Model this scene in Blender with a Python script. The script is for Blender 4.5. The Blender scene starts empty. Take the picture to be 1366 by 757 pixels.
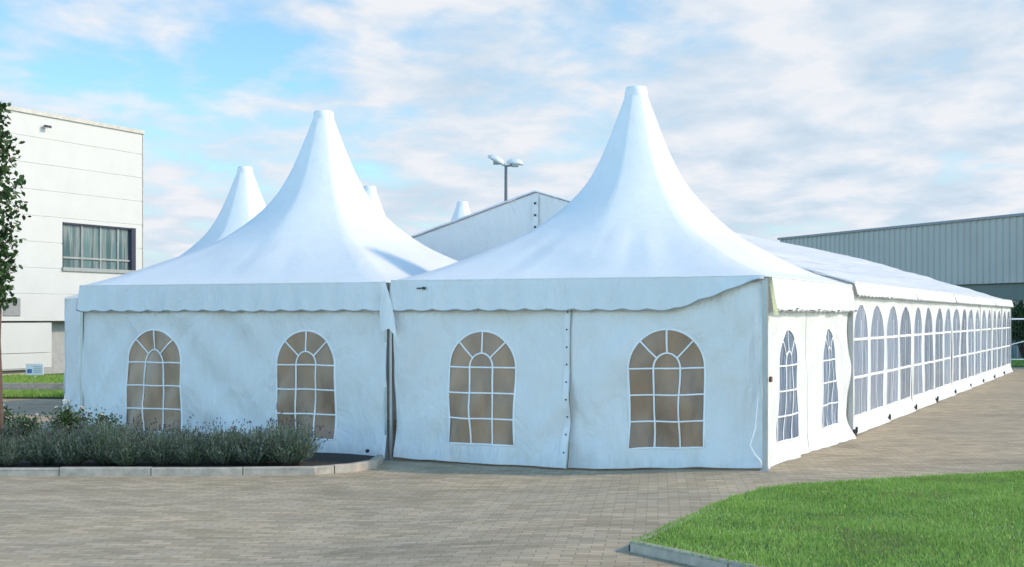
import bpy, math, random
import numpy as np
from mathutils import Vector, Matrix, noise
random.seed(7); np.random.seed(7)
C = bpy.context.scene.collection
R = math.radians
PI = math.pi

# ------------------------------------------------------------------ frame of the tents
P1 = (2.99, 16.4)                       # front right corner of the right-hand pagoda
U = (-.909, .417); V = (.417, .909)
ANG = math.atan2(-.417, .909)
def W(u, v): return (P1[0] + u*U[0] + v*V[0], P1[1] + u*U[1] + v*V[1])
def UV(x, y):
    dx, dy = x-P1[0], y-P1[1]
    return dx*U[0]+dy*U[1], dx*V[0]+dy*V[1]
def gz(x, y):                            # the paving falls 10 cm towards the left
    u = UV(x, y)[0]
    t = min(1, max(0, u/2.6)); t = t*t*(3-2*t)
    return -.1*t
def nz(x, y, z=0): return noise.noise(Vector((x, y, z)))

# ------------------------------------------------------------------ materials
def newmat(name):
    m = bpy.data.materials.new(name); m.use_nodes = True
    nt = m.node_tree; b = nt.nodes['Principled BSDF']
    return m, nt, b
def N(nt, t, **k):
    n = nt.nodes.new(t)
    for a, v in k.items():
        if a.startswith('i_'):
            key = a[2:]; key = int(key) if key.isdigit() else key.replace('_', ' ')
            n.inputs[key].default_value = v
        else: setattr(n, a, v)
    return n
def L(nt, a, b): nt.links.new(a, b)
def ramp(nt, fac, stops):
    r = nt.nodes.new('ShaderNodeValToRGB')
    el = r.color_ramp.elements
    while len(el) < len(stops): el.new(.5)
    for e, (p, c) in zip(el, stops):
        e.position = p; e.color = (*c, 1) if len(c) == 3 else c
    L(nt, fac, r.inputs[0]); return r.outputs[0]
def mix(nt, fac, a, b, mode='MIX'):
    m = nt.nodes.new('ShaderNodeMix'); m.data_type = 'RGBA'; m.blend_type = mode
    for s, v in ((m.inputs[0], fac), (m.inputs[6], a), (m.inputs[7], b)):
        if hasattr(v, 'default_value') or hasattr(v, 'is_output'): L(nt, v, s)
        else: s.default_value = v if not isinstance(v, tuple) or len(v) == 4 else (*v, 1)
    return m.outputs[2]
def coords(nt, scale=(1,1,1), rot=(0,0,0)):
    tc = nt.nodes.new('ShaderNodeTexCoord'); mp = nt.nodes.new('ShaderNodeMapping')
    mp.inputs['Scale'].default_value = scale; mp.inputs['Rotation'].default_value = rot
    L(nt, tc.outputs['Object'], mp.inputs[0]); return mp.outputs[0]
def bump(nt, b, h, strength=.3, dist=.01):
    n = nt.nodes.new('ShaderNodeBump'); n.inputs['Strength'].default_value = strength
    n.inputs['Distance'].default_value = dist
    L(nt, h, n.inputs['Height']); L(nt, n.outputs[0], b.inputs['Normal']); return n
def simple(name, col, rough=.6, var=.12, scale=6, metal=0, bstr=0, vscale=(1,1,1)):
    m, nt, b = newmat(name)
    no = N(nt, 'ShaderNodeTexNoise', i_Scale=scale, i_Detail=6.0, i_Roughness=.6)
    L(nt, coords(nt, vscale), no.inputs[0])
    lo = tuple(c*(1-var) for c in col); hi = tuple(min(1, c*(1+var)) for c in col)
    L(nt, ramp(nt, no.outputs[0], [(.3, lo), (.7, hi)]), b.inputs['Base Color'])
    b.inputs['Roughness'].default_value = rough; b.inputs['Metallic'].default_value = metal
    if bstr: bump(nt, b, no.outputs[0], bstr, .01)
    return m

def fabric(name, col, trans=.22, stripes=0, streak=None, rough=.5, bs=1.):
    m, nt, b = newmat(name)
    n1 = N(nt, 'ShaderNodeTexNoise', i_Scale=1.3, i_Detail=5.0, i_Roughness=.65)
    L(nt, coords(nt, (1,1,1.6)), n1.inputs[0])
    n2 = N(nt, 'ShaderNodeTexNoise', i_Scale=14.0, i_Detail=3.0)
    L(nt, coords(nt, (1,1,.25)), n2.inputs[0])
    lo = (col[0]*.95, col[1]*.95, col[2]*.94)
    c = ramp(nt, n1.outputs[0], [(.32, lo), (.62, col)])
    c = mix(nt, .06, c, n2.outputs[0], 'MULTIPLY')
    # splash dirt close to the ground
    tc = N(nt, 'ShaderNodeTexCoord'); sx = N(nt, 'ShaderNodeSeparateXYZ'); L(nt, tc.outputs['Object'], sx.inputs[0])
    ad = N(nt, 'ShaderNodeMath', operation='MULTIPLY_ADD', i_1=.5, i_2=-.2); L(nt, n2.outputs[0], ad.inputs[0])
    ad2 = N(nt, 'ShaderNodeMath', operation='ADD'); L(nt, sx.outputs[2], ad2.inputs[0]); L(nt, ad.outputs[0], ad2.inputs[1])
    dirt = ramp(nt, ad2.outputs[0], [(0.0, (.16,.16,.16)), (.16, (0,0,0))])
    c = mix(nt, dirt, c, (.35,.33,.28))
    L(nt, c, b.inputs['Base Color'])
    b.inputs['Roughness'].default_value = rough
    b.inputs['Specular IOR Level'].default_value = .35
    # creases: long soft folds plus fine pleats
    n3 = N(nt, 'ShaderNodeTexNoise', i_Scale=2.2, i_Detail=4.0, i_Roughness=.55, i_Distortion=.6)
    L(nt, coords(nt, streak or (1,1,.55), (0, .5, 0) if not streak else (0,0,0)), n3.inputs[0])
    h = n3.outputs[0]
    if stripes:
        w = N(nt, 'ShaderNodeTexNoise', i_Scale=9.0, i_Detail=2.0)
        L(nt, coords(nt, (1,1,.04)), w.inputs[0])
        s = N(nt, 'ShaderNodeMath', operation='MULTIPLY_ADD', i_1=stripes); L(nt, w.outputs[0], s.inputs[0]); L(nt, h, s.inputs[2]); h = s.outputs[0]
    bn = bump(nt, b, h, bs, .10)
    tr = N(nt, 'ShaderNodeBsdfTranslucent'); L(nt, c, tr.inputs[0]); L(nt, bn.outputs[0], tr.inputs['Normal'])
    ms = N(nt, 'ShaderNodeMixShader', i_0=trans); L(nt, b.outputs[0], ms.inputs[1]); L(nt, tr.outputs[0], ms.inputs[2])
    L(nt, ms.outputs[0], nt.nodes['Material Output'].inputs[0])
    return m

WHITE = (.83, .835, .82)
M = {}
M['wall'] = fabric('tent_fabric_wall', WHITE, .22, stripes=.16)
M['roof'] = fabric('tent_fabric_roof', (.82,.82,.82), .10, streak=(.6,.6,.6), bs=.2)
M['hallroof'] = fabric('hall_roof_fabric', (.80,.80,.82), .16, streak=(4.5,.15,2), bs=.35)
M['valance'] = fabric('valance_fabric', (.76,.765,.755), .15, stripes=.05)
M['bar'] = simple('white_webbing', (.78,.78,.77), .55, .06)
M['piping'] = simple('grey_piping', (.30,.31,.29), .6, .1)
M['olive'] = fabric('valance_underside', (.50,.52,.33), .15)
M['alu'] = simple('aluminium_profile', (.34,.36,.37), .38, .12, 3, metal=.6)
M['dark'] = simple('dark_rubber', (.03,.032,.036), .6)

def pane_mat(name, cols, transp, rough, streaky=(1,1,1), scale=3., pos=(.3,.5,.72)):
    m, nt, b = newmat(name)
    no = N(nt, 'ShaderNodeTexNoise', i_Scale=scale, i_Detail=5.0, i_Roughness=.6, i_Distortion=.5)
    L(nt, coords(nt, streaky), no.inputs[0])
    oi_ = N(nt, 'ShaderNodeObjectInfo'); vr = ramp(nt, oi_.outputs['Random'], [(0, (.72,.72,.72)), (1, (1.2,1.2,1.2))])
    L(nt, mix(nt, 1., ramp(nt, no.outputs[0], list(zip(pos, cols))), vr, 'MULTIPLY'), b.inputs['Base Color'])
    b.inputs['Roughness'].default_value = rough; b.inputs['Specular IOR Level'].default_value = .32
    n2 = N(nt, 'ShaderNodeTexNoise', i_Scale=2.5, i_Detail=2.0); L(nt, coords(nt, (1,1,.6)), n2.inputs[0])
    bump(nt, b, n2.outputs[0], .35, .04)
    tr = N(nt, 'ShaderNodeBsdfTransparent', i_0=(.82,.84,.86,1))
    ms = N(nt, 'ShaderNodeMixShader', i_0=transp); L(nt, b.outputs[0], ms.inputs[1]); L(nt, tr.outputs[0], ms.inputs[2])
    L(nt, ms.outputs[0], nt.nodes['Material Output'].inputs[0])
    return m
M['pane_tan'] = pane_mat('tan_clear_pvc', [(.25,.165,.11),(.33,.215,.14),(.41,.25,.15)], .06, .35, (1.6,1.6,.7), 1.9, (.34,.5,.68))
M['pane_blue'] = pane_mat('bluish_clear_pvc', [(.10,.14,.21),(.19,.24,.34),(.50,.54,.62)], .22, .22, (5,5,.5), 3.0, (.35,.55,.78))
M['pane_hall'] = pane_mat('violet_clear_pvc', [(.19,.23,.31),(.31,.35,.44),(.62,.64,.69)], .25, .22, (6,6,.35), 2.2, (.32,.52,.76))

# ------------------------------------------------------------------ mesh helpers
class MB:
    def __init__(s): s.v = []; s.f = []; s.m = []
    def add(s, vs, fs, mi=0):
        o = len(s.v); s.v += [tuple(p) for p in vs]; s.f += [tuple(i+o for i in f) for f in fs]; s.m += [mi]*len(fs)
    def box(s, x0, x1, y0, y1, z0, z1, mi=0):
        s.add([(x0,y0,z0),(x1,y0,z0),(x1,y1,z0),(x0,y1,z0),(x0,y0,z1),(x1,y0,z1),(x1,y1,z1),(x0,y1,z1)],
              [(0,3,2,1),(4,5,6,7),(0,1,5,4),(1,2,6,5),(2,3,7,6),(3,0,4,7)], mi)
    def tube(s, pts, r, n=8, mi=0, caps=True):
        pts = [Vector(p) for p in pts]; rs = r if isinstance(r, (list, tuple)) else [r]*len(pts)
        vs = []; fs = []
        for i, p in enumerate(pts):
            d = (pts[min(i+1, len(pts)-1)] - pts[max(i-1, 0)]).normalized()
            a = d.cross(Vector((0,0,1)));
            if a.length < .05: a = d.cross(Vector((1,0,0)))
            a.normalize(); b = d.cross(a)
            for k in range(n):
                t = 2*PI*k/n; vs.append(p + a*rs[i]*math.cos(t) + b*rs[i]*math.sin(t))
        for i in range(len(pts)-1):
            for k in range(n):
                fs.append((i*n+k, i*n+(k+1)%n, (i+1)*n+(k+1)%n, (i+1)*n+k))
        if caps: fs.append(tuple(range(n))[::-1]); fs.append(tuple(range((len(pts)-1)*n, len(pts)*n)))
        s.add(vs, fs, mi)
    def grid(s, fn, nu, nv, mi=0):
        vs = [fn(i/nu, j/nv) for j in range(nv+1) for i in range(nu+1)]
        fs = [(j*(nu+1)+i, j*(nu+1)+i+1, (j+1)*(nu+1)+i+1, (j+1)*(nu+1)+i) for j in range(nv) for i in range(nu)]
        s.add(vs, fs, mi)
    def mesh(s, name, mats, smooth=False):
        me = bpy.data.meshes.new(name); me.from_pydata(s.v, [], s.f)
        for m in (mats if isinstance(mats, (list, tuple)) else [mats]): me.materials.append(m)
        me.polygons.foreach_set('material_index', s.m)
        if smooth: me.polygons.foreach_set('use_smooth', [True]*len(s.f))
        me.update(); return me
    def build(s, name, mats, parent=None, smooth=False, loc=None):
        return link(name, s.mesh(name, mats, smooth), parent, loc)
def link(name, me, parent=None, loc=None):
    o = bpy.data.objects.new(name, me); C.objects.link(o)
    if parent: o.parent = parent
    if loc: o.location = loc
    return o
def tag(o, label=None, cat=None, group=None, kind=None):
    if label: o['label'] = label
    if cat: o['category'] = cat
    if group: o['group'] = group
    if kind: o['kind'] = kind
    return o
def empty(name, loc, rz=0, label=None, cat=None, group=None):
    o = bpy.data.objects.new(name, None); C.objects.link(o); o.empty_display_size = .3
    o.location = loc; o.rotation_euler = (0, 0, rz)
    return tag(o, label, cat, group)

# ------------------------------------------------------------------ fabric panels with windows
def ztop(x, w):
    cx, hw, sill, spring, top = w
    t = min(1, abs(x-cx)/hw)
    return spring + (top-spring)*math.sqrt(max(0, 1-t*t))
def panel(parent, O, D, Nn, s0, s1, H, wins, disp, warp, hem, mat, pmat, name='wall', wname='window', step=.07, bars='arch', pane_label=None):
    """fabric panel from s0 to s1 along D, outward normal Nn, windows really cut out of it"""
    def P(s, z, off=0.):
        e = min(1, max(0, (s-s0)/.25), max(0, (s1-s)/.25))
        d = disp(s, z) + off; q = s + warp(s, z)*e
        zz = z
        hz = hem(s)
        zz = hz + (z-0.)*(H-hz)/H
        return (O[0]+q*D[0]+d*Nn[0], O[1]+q*D[1]+d*Nn[1], zz)
    cols = []; edges = [s0]
    for w in wins: edges += [w[0]-w[1], w[0]+w[1]]
    edges.append(s1)
    for k in range(len(edges)-1):
        a, b = edges[k], edges[k+1]
        inw = k % 2 == 1
        if inw:
            n = 22
            xs = [a+(b-a)*(1-math.cos(PI*i/n))/2 for i in range(n+1)]
        else:
            n = max(2, int((b-a)/step)); xs = [a+(b-a)*i/n for i in range(n+1)]
        cols.append((xs, wins[k//2] if inw else None))
    sill, spring = wins[0][2], wins[0][3]
    if True:
        mb = MB()
        n1 = max(3, int(sill/.06)); n2 = int((spring-sill)/step)+1; n3 = int((H-spring)/step)+1
        for xs, w in cols:
            nx = len(xs)-1
            mb.grid(lambda a, b: P(xs[int(round(a*nx))], b*sill), nx, n1)
            if not w: mb.grid(lambda a, b: P(xs[int(round(a*nx))], sill+b*(spring-sill)), nx, n2)
            if w:
                mb.grid(lambda a, b: P(xs[int(round(a*nx))], ztop(xs[int(round(a*nx))], w) + b*(H-ztop(xs[int(round(a*nx))], w))), nx, n3)
            else: mb.grid(lambda a, b: P(xs[int(round(a*nx))], spring+b*(H-spring)), nx, n3)
        me = mb.mesh(name, mat, True)
        import bmesh
        bm = bmesh.new(); bm.from_mesh(me); bmesh.ops.remove_doubles(bm, verts=bm.verts, dist=.0008); bm.to_mesh(me); bm.free()
        link(name, me, parent)
    for w in wins:
        cx, hw, sill, spring, top = w
        n = 20; xs = [cx-hw+2*hw*(1-math.cos(PI*i/n))/2 for i in range(n+1)]
        mb = MB(); mb.grid(lambda a, b: P(xs[int(round(a*n))], sill + b*(ztop(xs[int(round(a*n))], w)-sill), -.006), n, 16)
        wo = mb.build(wname, pmat, parent, True)
        rb = MB()
        def ribbon(pts, wd=.02, closed=False):
            vs = []
            m = len(pts)
            for i, (x, z) in enumerate(pts):
                a = pts[(i-1) % m] if closed or i else pts[0]; b = pts[(i+1) % m] if closed or i < m-1 else pts[-1]
                dx, dz = b[0]-a[0], b[1]-a[1]; l = math.hypot(dx, dz) or 1
                ox, oz = -dz/l*wd/2, dx/l*wd/2
                vs += [P(x+ox, z+oz, -.004), P(x+ox, z+oz, .006), P(x-ox, z-oz, .006), P(x-ox, z-oz, -.004)]
            fs = []
            for i in range(m if closed else m-1):
                j = (i+1) % m
                for k in range(4): fs.append((i*4+k, j*4+k, j*4+(k+1) % 4, i*4+(k+1) % 4))
            rb.add(vs, fs)
        def seg(x0, z0, x1, z1, wd=.02, k=10): ribbon([(x0+(x1-x0)*i/k, z0+(z1-z0)*i/k) for i in range(k+1)], wd)
        ah = top-spring
        arc = [(cx+hw*math.cos(PI*i/28), spring+ah*math.sin(PI*i/28)) for i in range(29)]
        ribbon([(cx-hw, sill+.3*(spring-sill)*i) for i in range(0, 3)] + arc[::-1] + [(cx+hw, spring-(spring-sill)*i/6) for i in range(1, 7)] + [(cx+hw-2*hw*i/8, sill) for i in range(1, 8)], .024, True)
        if bars == 'arch':
            c3 = hw*.34
            seg(cx-hw, spring, cx+hw, spring)
            for k in (1, 2): seg(cx-hw, sill+(spring-sill)*k/3, cx+hw, sill+(spring-sill)*k/3)
            for sg in (-1, 1): seg(cx+sg*c3, sill, cx+sg*c3, spring)
            rr = c3/hw
            ribbon([(cx+c3*math.cos(PI*i/16), spring+ah*rr*1.15*math.sin(PI*i/16)) for i in range(17)], .02)
            for a in (PI/4, PI/2, 3*PI/4):
                q = rr*(1.15 if a == PI/2 else 1.07)
                seg(cx+c3*math.cos(a)*1.03, spring+ah*q*math.sin(a), cx+hw*math.cos(a), spring+ah*math.sin(a), .02, 6)
        else:
            seg(cx-hw, spring, cx+hw, spring, .045)
            seg(cx-hw, sill+(spring-sill)*.5, cx+hw, sill+(spring-sill)*.5, .045)
            seg(cx+.03, sill, cx+.03, spring+ah*.55, .016)
        rb.build('glazing_bars', M['bar'], wo, True)

def std_disp(seed, flare=.10, amp=1.):
    def d(s, z):
        f = .05*nz(s*.75, z*.6, seed) + .075*nz((s+z*.9)*1.6, (z-s*.35)*.6, seed+5) + .06*nz((s-z*.7)*3.0, (z+s*.5)*.9, seed+7)*min(1,1.25-z*.4) + .008*nz(s*6, z*.5, seed+9)
        low = max(0, 1-z/.42)
        return amp*f + flare*low*low*(.55+.9*nz(s*1.3, 0, seed+3)) + .012*low*nz(s*7, z*2, seed)
    return d
def std_warp(seed, k=.017):
    return lambda s, z: k*nz(s*1.4, z*1.3, seed+20)*(1.3-z*.35)

# ------------------------------------------------------------------ pagoda roofs
PROF = [(.135,2.76),(.15,2.72),(.25,2.46),(.38,2.13),(.55,1.76),(.76,1.42),(1.06,1.11),(1.40,.85),(1.74,.65),(2.3,.42),(3.0,.17),(3.62,0)]
def pchip(xs, ys, x):
    for i in range(len(xs)-1):
        if x <= xs[i+1] or i == len(xs)-2:
            h = xs[i+1]-xs[i]; t = (x-xs[i])/h
            def sl(j):
                if j <= 0: return (ys[1]-ys[0])/(xs[1]-xs[0])
                if j >= len(xs)-1: return (ys[-1]-ys[-2])/(xs[-1]-xs[-2])
                a = (ys[j]-ys[j-1])/(xs[j]-xs[j-1]); b = (ys[j+1]-ys[j])/(xs[j+1]-xs[j])
                return 2*a*b/(a+b) if a*b > 0 else 0
            m0, m1 = sl(i)*h, sl(i+1)*h
            return (2*t**3-3*t*t+1)*ys[i] + (t**3-2*t*t+t)*m0 + (-2*t**3+3*t*t)*ys[i+1] + (t**3-t*t)*m1
RX = [p[0] for p in PROF]; RZ = [p[1] for p in PROF]
def roof(parent, sx, sy, eave, seed):
    n = 96; lev = 70; mb = MB(); vs = []
    for j in range(lev+1):
        t = j/lev; rc = .15 + (3.62-.15)*t**1.7
        z = pchip(RX, RZ, rc)
        b = min(1, max(0, (rc-.3)/2.9))**1.15
        for k in range(n):
            th = 2*PI*k/n + PI/4
            c, s = math.cos(th), math.sin(th)
            sq = .7071/max(abs(c), abs(s))
            a = (th % (PI/4)) - PI/8; octo = math.cos(PI/8)/math.cos(a)
            rr = rc*((1-b)*(octo*.5+.5) + b*sq)
            x = rr*c*sx/5.12; y = rr*s*sy/5.12
            # folds pulled out of the eave towards the mast
            e = max(0, (t-.55)/.45)
            mid = 1-abs(((th-PI/4) % (PI/2))/(PI/4)-1)
            fold = .034*nz(k*.55 % (n*.55), rc*.35, seed)*min(1, e*2.2)*(1-e**6)
            sag = -.03*math.sin(PI*min(1, rc/3.62))*mid
            vs.append((x, y, eave + z + fold + sag*t + .01*nz(x*.8, y*.8, seed)*(1-t**8)))
    fs = [(j*n+k, j*n+(k+1) % n, (j+1)*n+(k+1) % n, (j+1)*n+k) for j in range(lev) for k in range(n)]
    fs = [f[::-1] for f in fs]
    mb.add(vs, fs); ro = mb.build('roof', M['roof'], parent, True)
    cp = MB()
    prof = [(.163, 2.67), (.155, 2.74), (.147, 2.79), (.125, 2.805), (.0, 2.812)]
    vs = []; m = 32
    for r, z in prof:
        for k in range(m): vs.append((r*math.cos(2*PI*k/m)*1.03, r*math.sin(2*PI*k/m)*1.03, eave+z))
    fs = [(j*m+k, j*m+(k+1) % m, (j+1)*m+(k+1) % m, (j+1)*m+k) for j in range(len(prof)-1) for k in range(m)]
    cp.add(vs, fs); cp.build('mast_cap', M['roof'], parent, True)

def valance(parent, O, D, Nn, s0, s1, eave, drop, seed, lift=None, tri=None, dots=False, period=.33):
    """hanging scalloped flap below the eave"""
    n = int((s1-s0)/.03); mb = MB()
    def low(s):
        ph = (s-s0)/period
        z = eave-drop + .03*(abs(math.sin(PI*ph))**.8)*-1 + .012*nz(s*1.1, 0, seed)
        if lift: z = lift(s, z)
        return z
    def P(a, b, off=0):
        s = s0+(s1-s0)*a; zl = low(s); z = eave+.012 + (zl-eave-.012)*b
        out = .012+.05*b*(1+.5*nz(s*1.2, 3, seed)) + .018*b*math.cos(2*PI*(s-s0)/period) + .01*nz(s*3, z*3, seed) + off
        return (O[0]+s*D[0]+out*Nn[0], O[1]+s*D[1]+out*Nn[1], z)
    mb.grid(lambda a, b: P(a, b), n, 8)
    vo = mb.build('valance', M['valance'], parent, True)
    tb = MB()
    pts = [P(i/(n//2), 1, .002) for i in range(n//2+1)]
    tb.tube(pts, .009, 6); tb.build('piping', M['piping'], vo, True)
    # welted seam along the eave
    sb = MB(); sb.tube([P(i/60, .03, .001) for i in range(61)], .005, 6); sb.build('eave_seam', M['valance'], vo, True)
    if dots:
        q = int((s1-s0)/.33)
        for i in range(q+1):
            s = s0 + .06 + i*(s1-s0-.12)/q
            zl = low(s); b = .97
            p = P((s-s0)/(s1-s0), b, .01)
            db = MB(); db.box(-.025, .025, -.04, .04, -.028, .02)
            me = dotmesh if i or dotmesh.users else dotmesh
            o = link('eyelet', dotmesh, vo, p); o.scale = (.5, .5, .45)
db = MB(); db.tube([(0,0,-.012),(0,0,.012)], [.035,.045], 8); dotmesh = db.mesh('eyelet', M['dark'])

def plain_wall(parent, O, D, Nn, s0, s1, H, seed, name='wall', base=0):
    d = std_disp(seed)
    mb = MB(); n = int((s1-s0)/.1)
    mb.grid(lambda a, b: (O[0]+(s0+(s1-s0)*a)*D[0]+d(s0+(s1-s0)*a, b*H)*Nn[0], O[1]+(s0+(s1-s0)*a)*D[1]+d(s0+(s1-s0)*a, b*H)*Nn[1], base+b*(H-base)), n, 26)
    mb.build(name, M['wall'], parent, True)
def post(parent, x, y, z0, z1, w=.07, name='post'):
    mb = MB(); mb.box(x-w/2, x+w/2, y-w/2, y+w/2, z0, z1); mb.box(x-w*.9, x+w*.9, y-w*.9, y+w*.9, z0, z0+.015)
    return mb.build(name, M['alu'], parent)

EAVE = 2.30
# ---- right-hand pagoda (origin at the middle of its floor)
SXA, SYA = 5.06, 5.2
cA = W(SXA/2, SYA/2)
A = empty('pagoda_tent', (cA[0], cA[1], 0), ANG,
    'large white pagoda tent at the sunlit right corner, its front valance partly pulled up', 'tent', 'white pagoda tents')
roof(A, SXA, SYA, EAVE, 3)
fy = -SYA/2
def hemA(s):
    u = SXA/2 - s
    t = min(1, max(0, u/2.6)); g = -.1*t*t*(3-2*t)
    return g + .026 + .012*nz(s*2.5, 1, 2) + .03*max(0, (u-4.2))
WA = [(SXA/2-3.735, .475, .235, 1.20, 1.655), (SXA/2-1.228, .475, .235, 1.20, 1.675)]
dA = std_disp(11)
def dispA1(s, z):   # left panel: pulled back at the door seam close to the ground
    return dA(s, z) + .06*max(0, 1-abs(s-.02)/.35)*max(0, 1-z/.6)
panel(A, (0, fy+.03), (1,0), (0,-1), -SXA/2+.03, .012, 2.27, [WA[0]], dispA1, std_warp(4), hemA, M['wall'], M['pane_tan'])
panel(A, (0, fy+.03), (1,0), (0,-1), .022, SXA/2-.02, 2.27, [WA[1]], std_disp(17), std_warp(8), hemA, M['wall'], M['pane_tan'])
# seam of the two front panels: overlapping flap with eyelets
mb = MB()
def flapf(a, b):
    z = -.07+b*2.3
    x = -.035+.075*a + .045*max(0, 1-z/.7)*(a) - .03*max(0, 1-z/.7) + .01*nz(z*2, 0, 4)
    y = fy+.03 - max(dispA1(.0, z), std_disp(17)(.03, z)) - .012 - .05*max(0, 1-z/.6)*a*a
    return (x, y, z)
mb.grid(flapf, 4, 40); fl = mb.build('door_flap', M['wall'], A, True)
mb = MB(); mb.tube([Vector(flapf(1, b/20))+Vector((.008, .0, 0)) for b in range(21)], .008, 6); mb.build('flap_edge', M['piping'], fl, True)
for z in [.12+.22*k for k in range(9)]:
    p = flapf(.5, (z+.07)/2.3); o = link('eyelet', dotmesh, fl, (p[0], p[1]-.004, p[2])); o.rotation_euler = (PI/2, 0, 0); o.scale = (.27, .27, .4)
# right side wall of the pagoda, two windows
hemS = lambda s: .008+.015*nz(s*2, 3, 1) - .0
dS = std_disp(23, .06, .6)
def dispS(s, z):
    ss = s+SYA/2
    return dS(s, z) + .13*max(0, 1-z/.4)**2*max(0, min(1, (ss-2.6)/1.2))
panel(A, (SXA/2-.03, 0), (0,1), (1,0), -SYA/2+.04, -.25, 2.27, [(-SYA/2+1.29, .48, .25, 1.20, 1.66)], dispS, std_warp(31), hemS, M['wall'], M['pane_blue'])
panel(A, (SXA/2-.03, 0), (0,1), (1,0), -.235, SYA/2-.02, 2.27, [(-SYA/2+3.79, .48, .25, 1.20, 1.66)], dispS, std_warp(35), hemS, M['wall'], M['pane_blue'])
# valances
def liftA(s, z):
    u = SXA/2 - s
    if u < 1.12: return z + (EAVE-.03-z)*min(1, (1.12-u)/1.05)**1.05
    return z
valance(A, (0, fy), (1,0), (0,-1), -SXA/2+.0, SXA/2, EAVE, .375, 2, liftA)
valance(A, (SXA/2, 0), (0,1), (1,0), -SYA/2+.28, SYA/2+.05, EAVE, .385, 6, None, dots=True, period=.26)
# olive folded-back valance end hanging at the corner
mb = MB()
def fold(a, b):
    z = 2.30 - .46*b
    return (SXA/2 + .035 + .04*b+.03*math.sin(PI*a), fy + .04 + .10*b + (.03+.2*b*(1-.15*b))*a, z - .05*a*(1-b))
mb.grid(fold, 8, 12); mb.build('folded_valance_end', M['olive'], A, True)
mb = MB()  # roof corner flap left after the front valance was pulled up
mb.box(SXA/2-.42, SXA/2-.02, fy-.012, fy+.02, 2.235, 2.262)
mb.build('eave_rail', M['alu'], A)
post(A, SXA/2+.005, fy+.0, 0, 2.28, .055)
post(A, -SXA/2-.03, fy+.05, -.1, 2.28, .035)
post(A, SXA/2-.0, SYA/2+.02, 0, 2.27, .06)
# loose strap at the corner
mb = MB(); mb.tube([(SXA/2-.07, fy-.03, .95), (SXA/2-.10, fy-.06, .5), (SXA/2-.16, fy-.075, .3), (SXA/2-.1, fy-.09, .2), (SXA/2-.03, fy-.07, .12), (SXA/2-.03, fy-.05, .03)], .008, 6)
mb.build('strap', M['bar'], A, True)
mb = MB(); mb.tube([(0,0,0),(.03,0,0)], .035, 10); mb.build('tension_knob', simple('rust', (.16,.08,.04), .8), A, False, (SXA/2+.04, fy+.06, 1.08))
# small dark mark of a fitting on the valance
mb = MB(); mb.box(-.02,.03,-.01,.0,-.02,.015); mb.box(-.1,-.03,-.006,.0,-.012,.006); mb.build('fitting', M['dark'], A, False, (SXA/2-4.55, fy-.045, 2.2))

# ---- left-hand front pagoda
SXB = 5.24
cB = W(5.15+SXB/2, SYA/2)
B = empty('pagoda_tent', (cB[0], cB[1], 0), ANG,
    'large white pagoda tent behind the lavender bed, two tan arched windows in its shaded front', 'tent', 'white pagoda tents')
roof(B, SXB, SYA, EAVE-.02, 9)
hemB = lambda s: -.07 + .012*nz(s*2.5, 4, 7) - .03*max(0, (s-SXB/2+.7))
WB = [(5.15+SXB/2-9.03, .50, .21, 1.19, 1.65), (5.15+SXB/2-6.43, .485, .21, 1.19, 1.645)]
dB = std_disp(41, .14)
panel(B, (0, fy+.03), (1,0), (0,-1), -SXB/2+.02, SXB/2-.01, 2.25, WB, dB, std_warp(44), hemB, M['wall'], M['pane_tan'])
valance(B, (0, fy), (1,0), (0,-1), -SXB/2, SXB/2, EAVE-.02, .355, 12)
valance(B, (-SXB/2, 0), (0,1), (-1,0), -SYA/2, SYA/2, EAVE-.02, .355, 13)
plain_wall(B, (-SXB/2+.03, 0), (0,1), (-1,0), -SYA/2+.03, SYA/2, 2.25, 50, base=-.09)
post(B, SXB/2-.02, fy+.06, -.1, 2.26, .035); post(B, -SXB/2+.0, fy+.05, -.1, 2.26, .05)
# white flap hanging in the gutter between the two front pagodas
mb = MB()
def gut(a, b):
    z = 2.30 - .72*b
    wd = .03+.20*math.sin(PI*min(1, b*.62))
    x = SXB/2 + .02 + (a-.55)*wd + .10*b
    return (x, fy - .07 - .03*math.sin(PI*a)*b - .03*b, z + .09*(a-.5)*b*-1.3 + (.2*b*(.5-abs(a-.6))))
mb.grid(gut, 8, 14); mb.build('gutter_flap', M['wall'], B, True)
mb = MB(); mb.tube([(0,0,0),(0,-.03,.0)], .025, 8); mb.build('ground_anchor', M['dark'], B, False, (SXB/2-.2, fy-.12, .03))

# ---- three pagodas in the row behind
row = [('white pagoda tent whose spire rises just left of the left front tent', (-5.66, 29.4)),
       ('white pagoda tent whose spire tip peeks over the right slope of the left front tent', (-3.47, 33.8)),
       ('white pagoda tent of which only a short blunt spire shows over the slanted gable edge', (-1.37, 38.3))]
uu, vv = UV(*row[0][1])
for i, (lab, c) in enumerate(row):
    T = empty('pagoda_tent', (c[0], c[1], 0), ANG, lab, 'tent', 'white pagoda tents')
    roof(T, 5.2, 5.2, 2.2, 20+i)
    plain_wall(T, (0, -2.57), (1,0), (0,-1), -2.58, 2.58, 2.19, 60+i, base=-.09)
    plain_wall(T, (-2.57, 0), (0,1), (-1,0), -2.58, 2.58, 2.19, 70+i, base=-.09)
    if i == 2: plain_wall(T, (0, 2.57), (1,0), (0,1), -2.58, 2.58, 2.19, 80+i, base=-.09)

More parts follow.
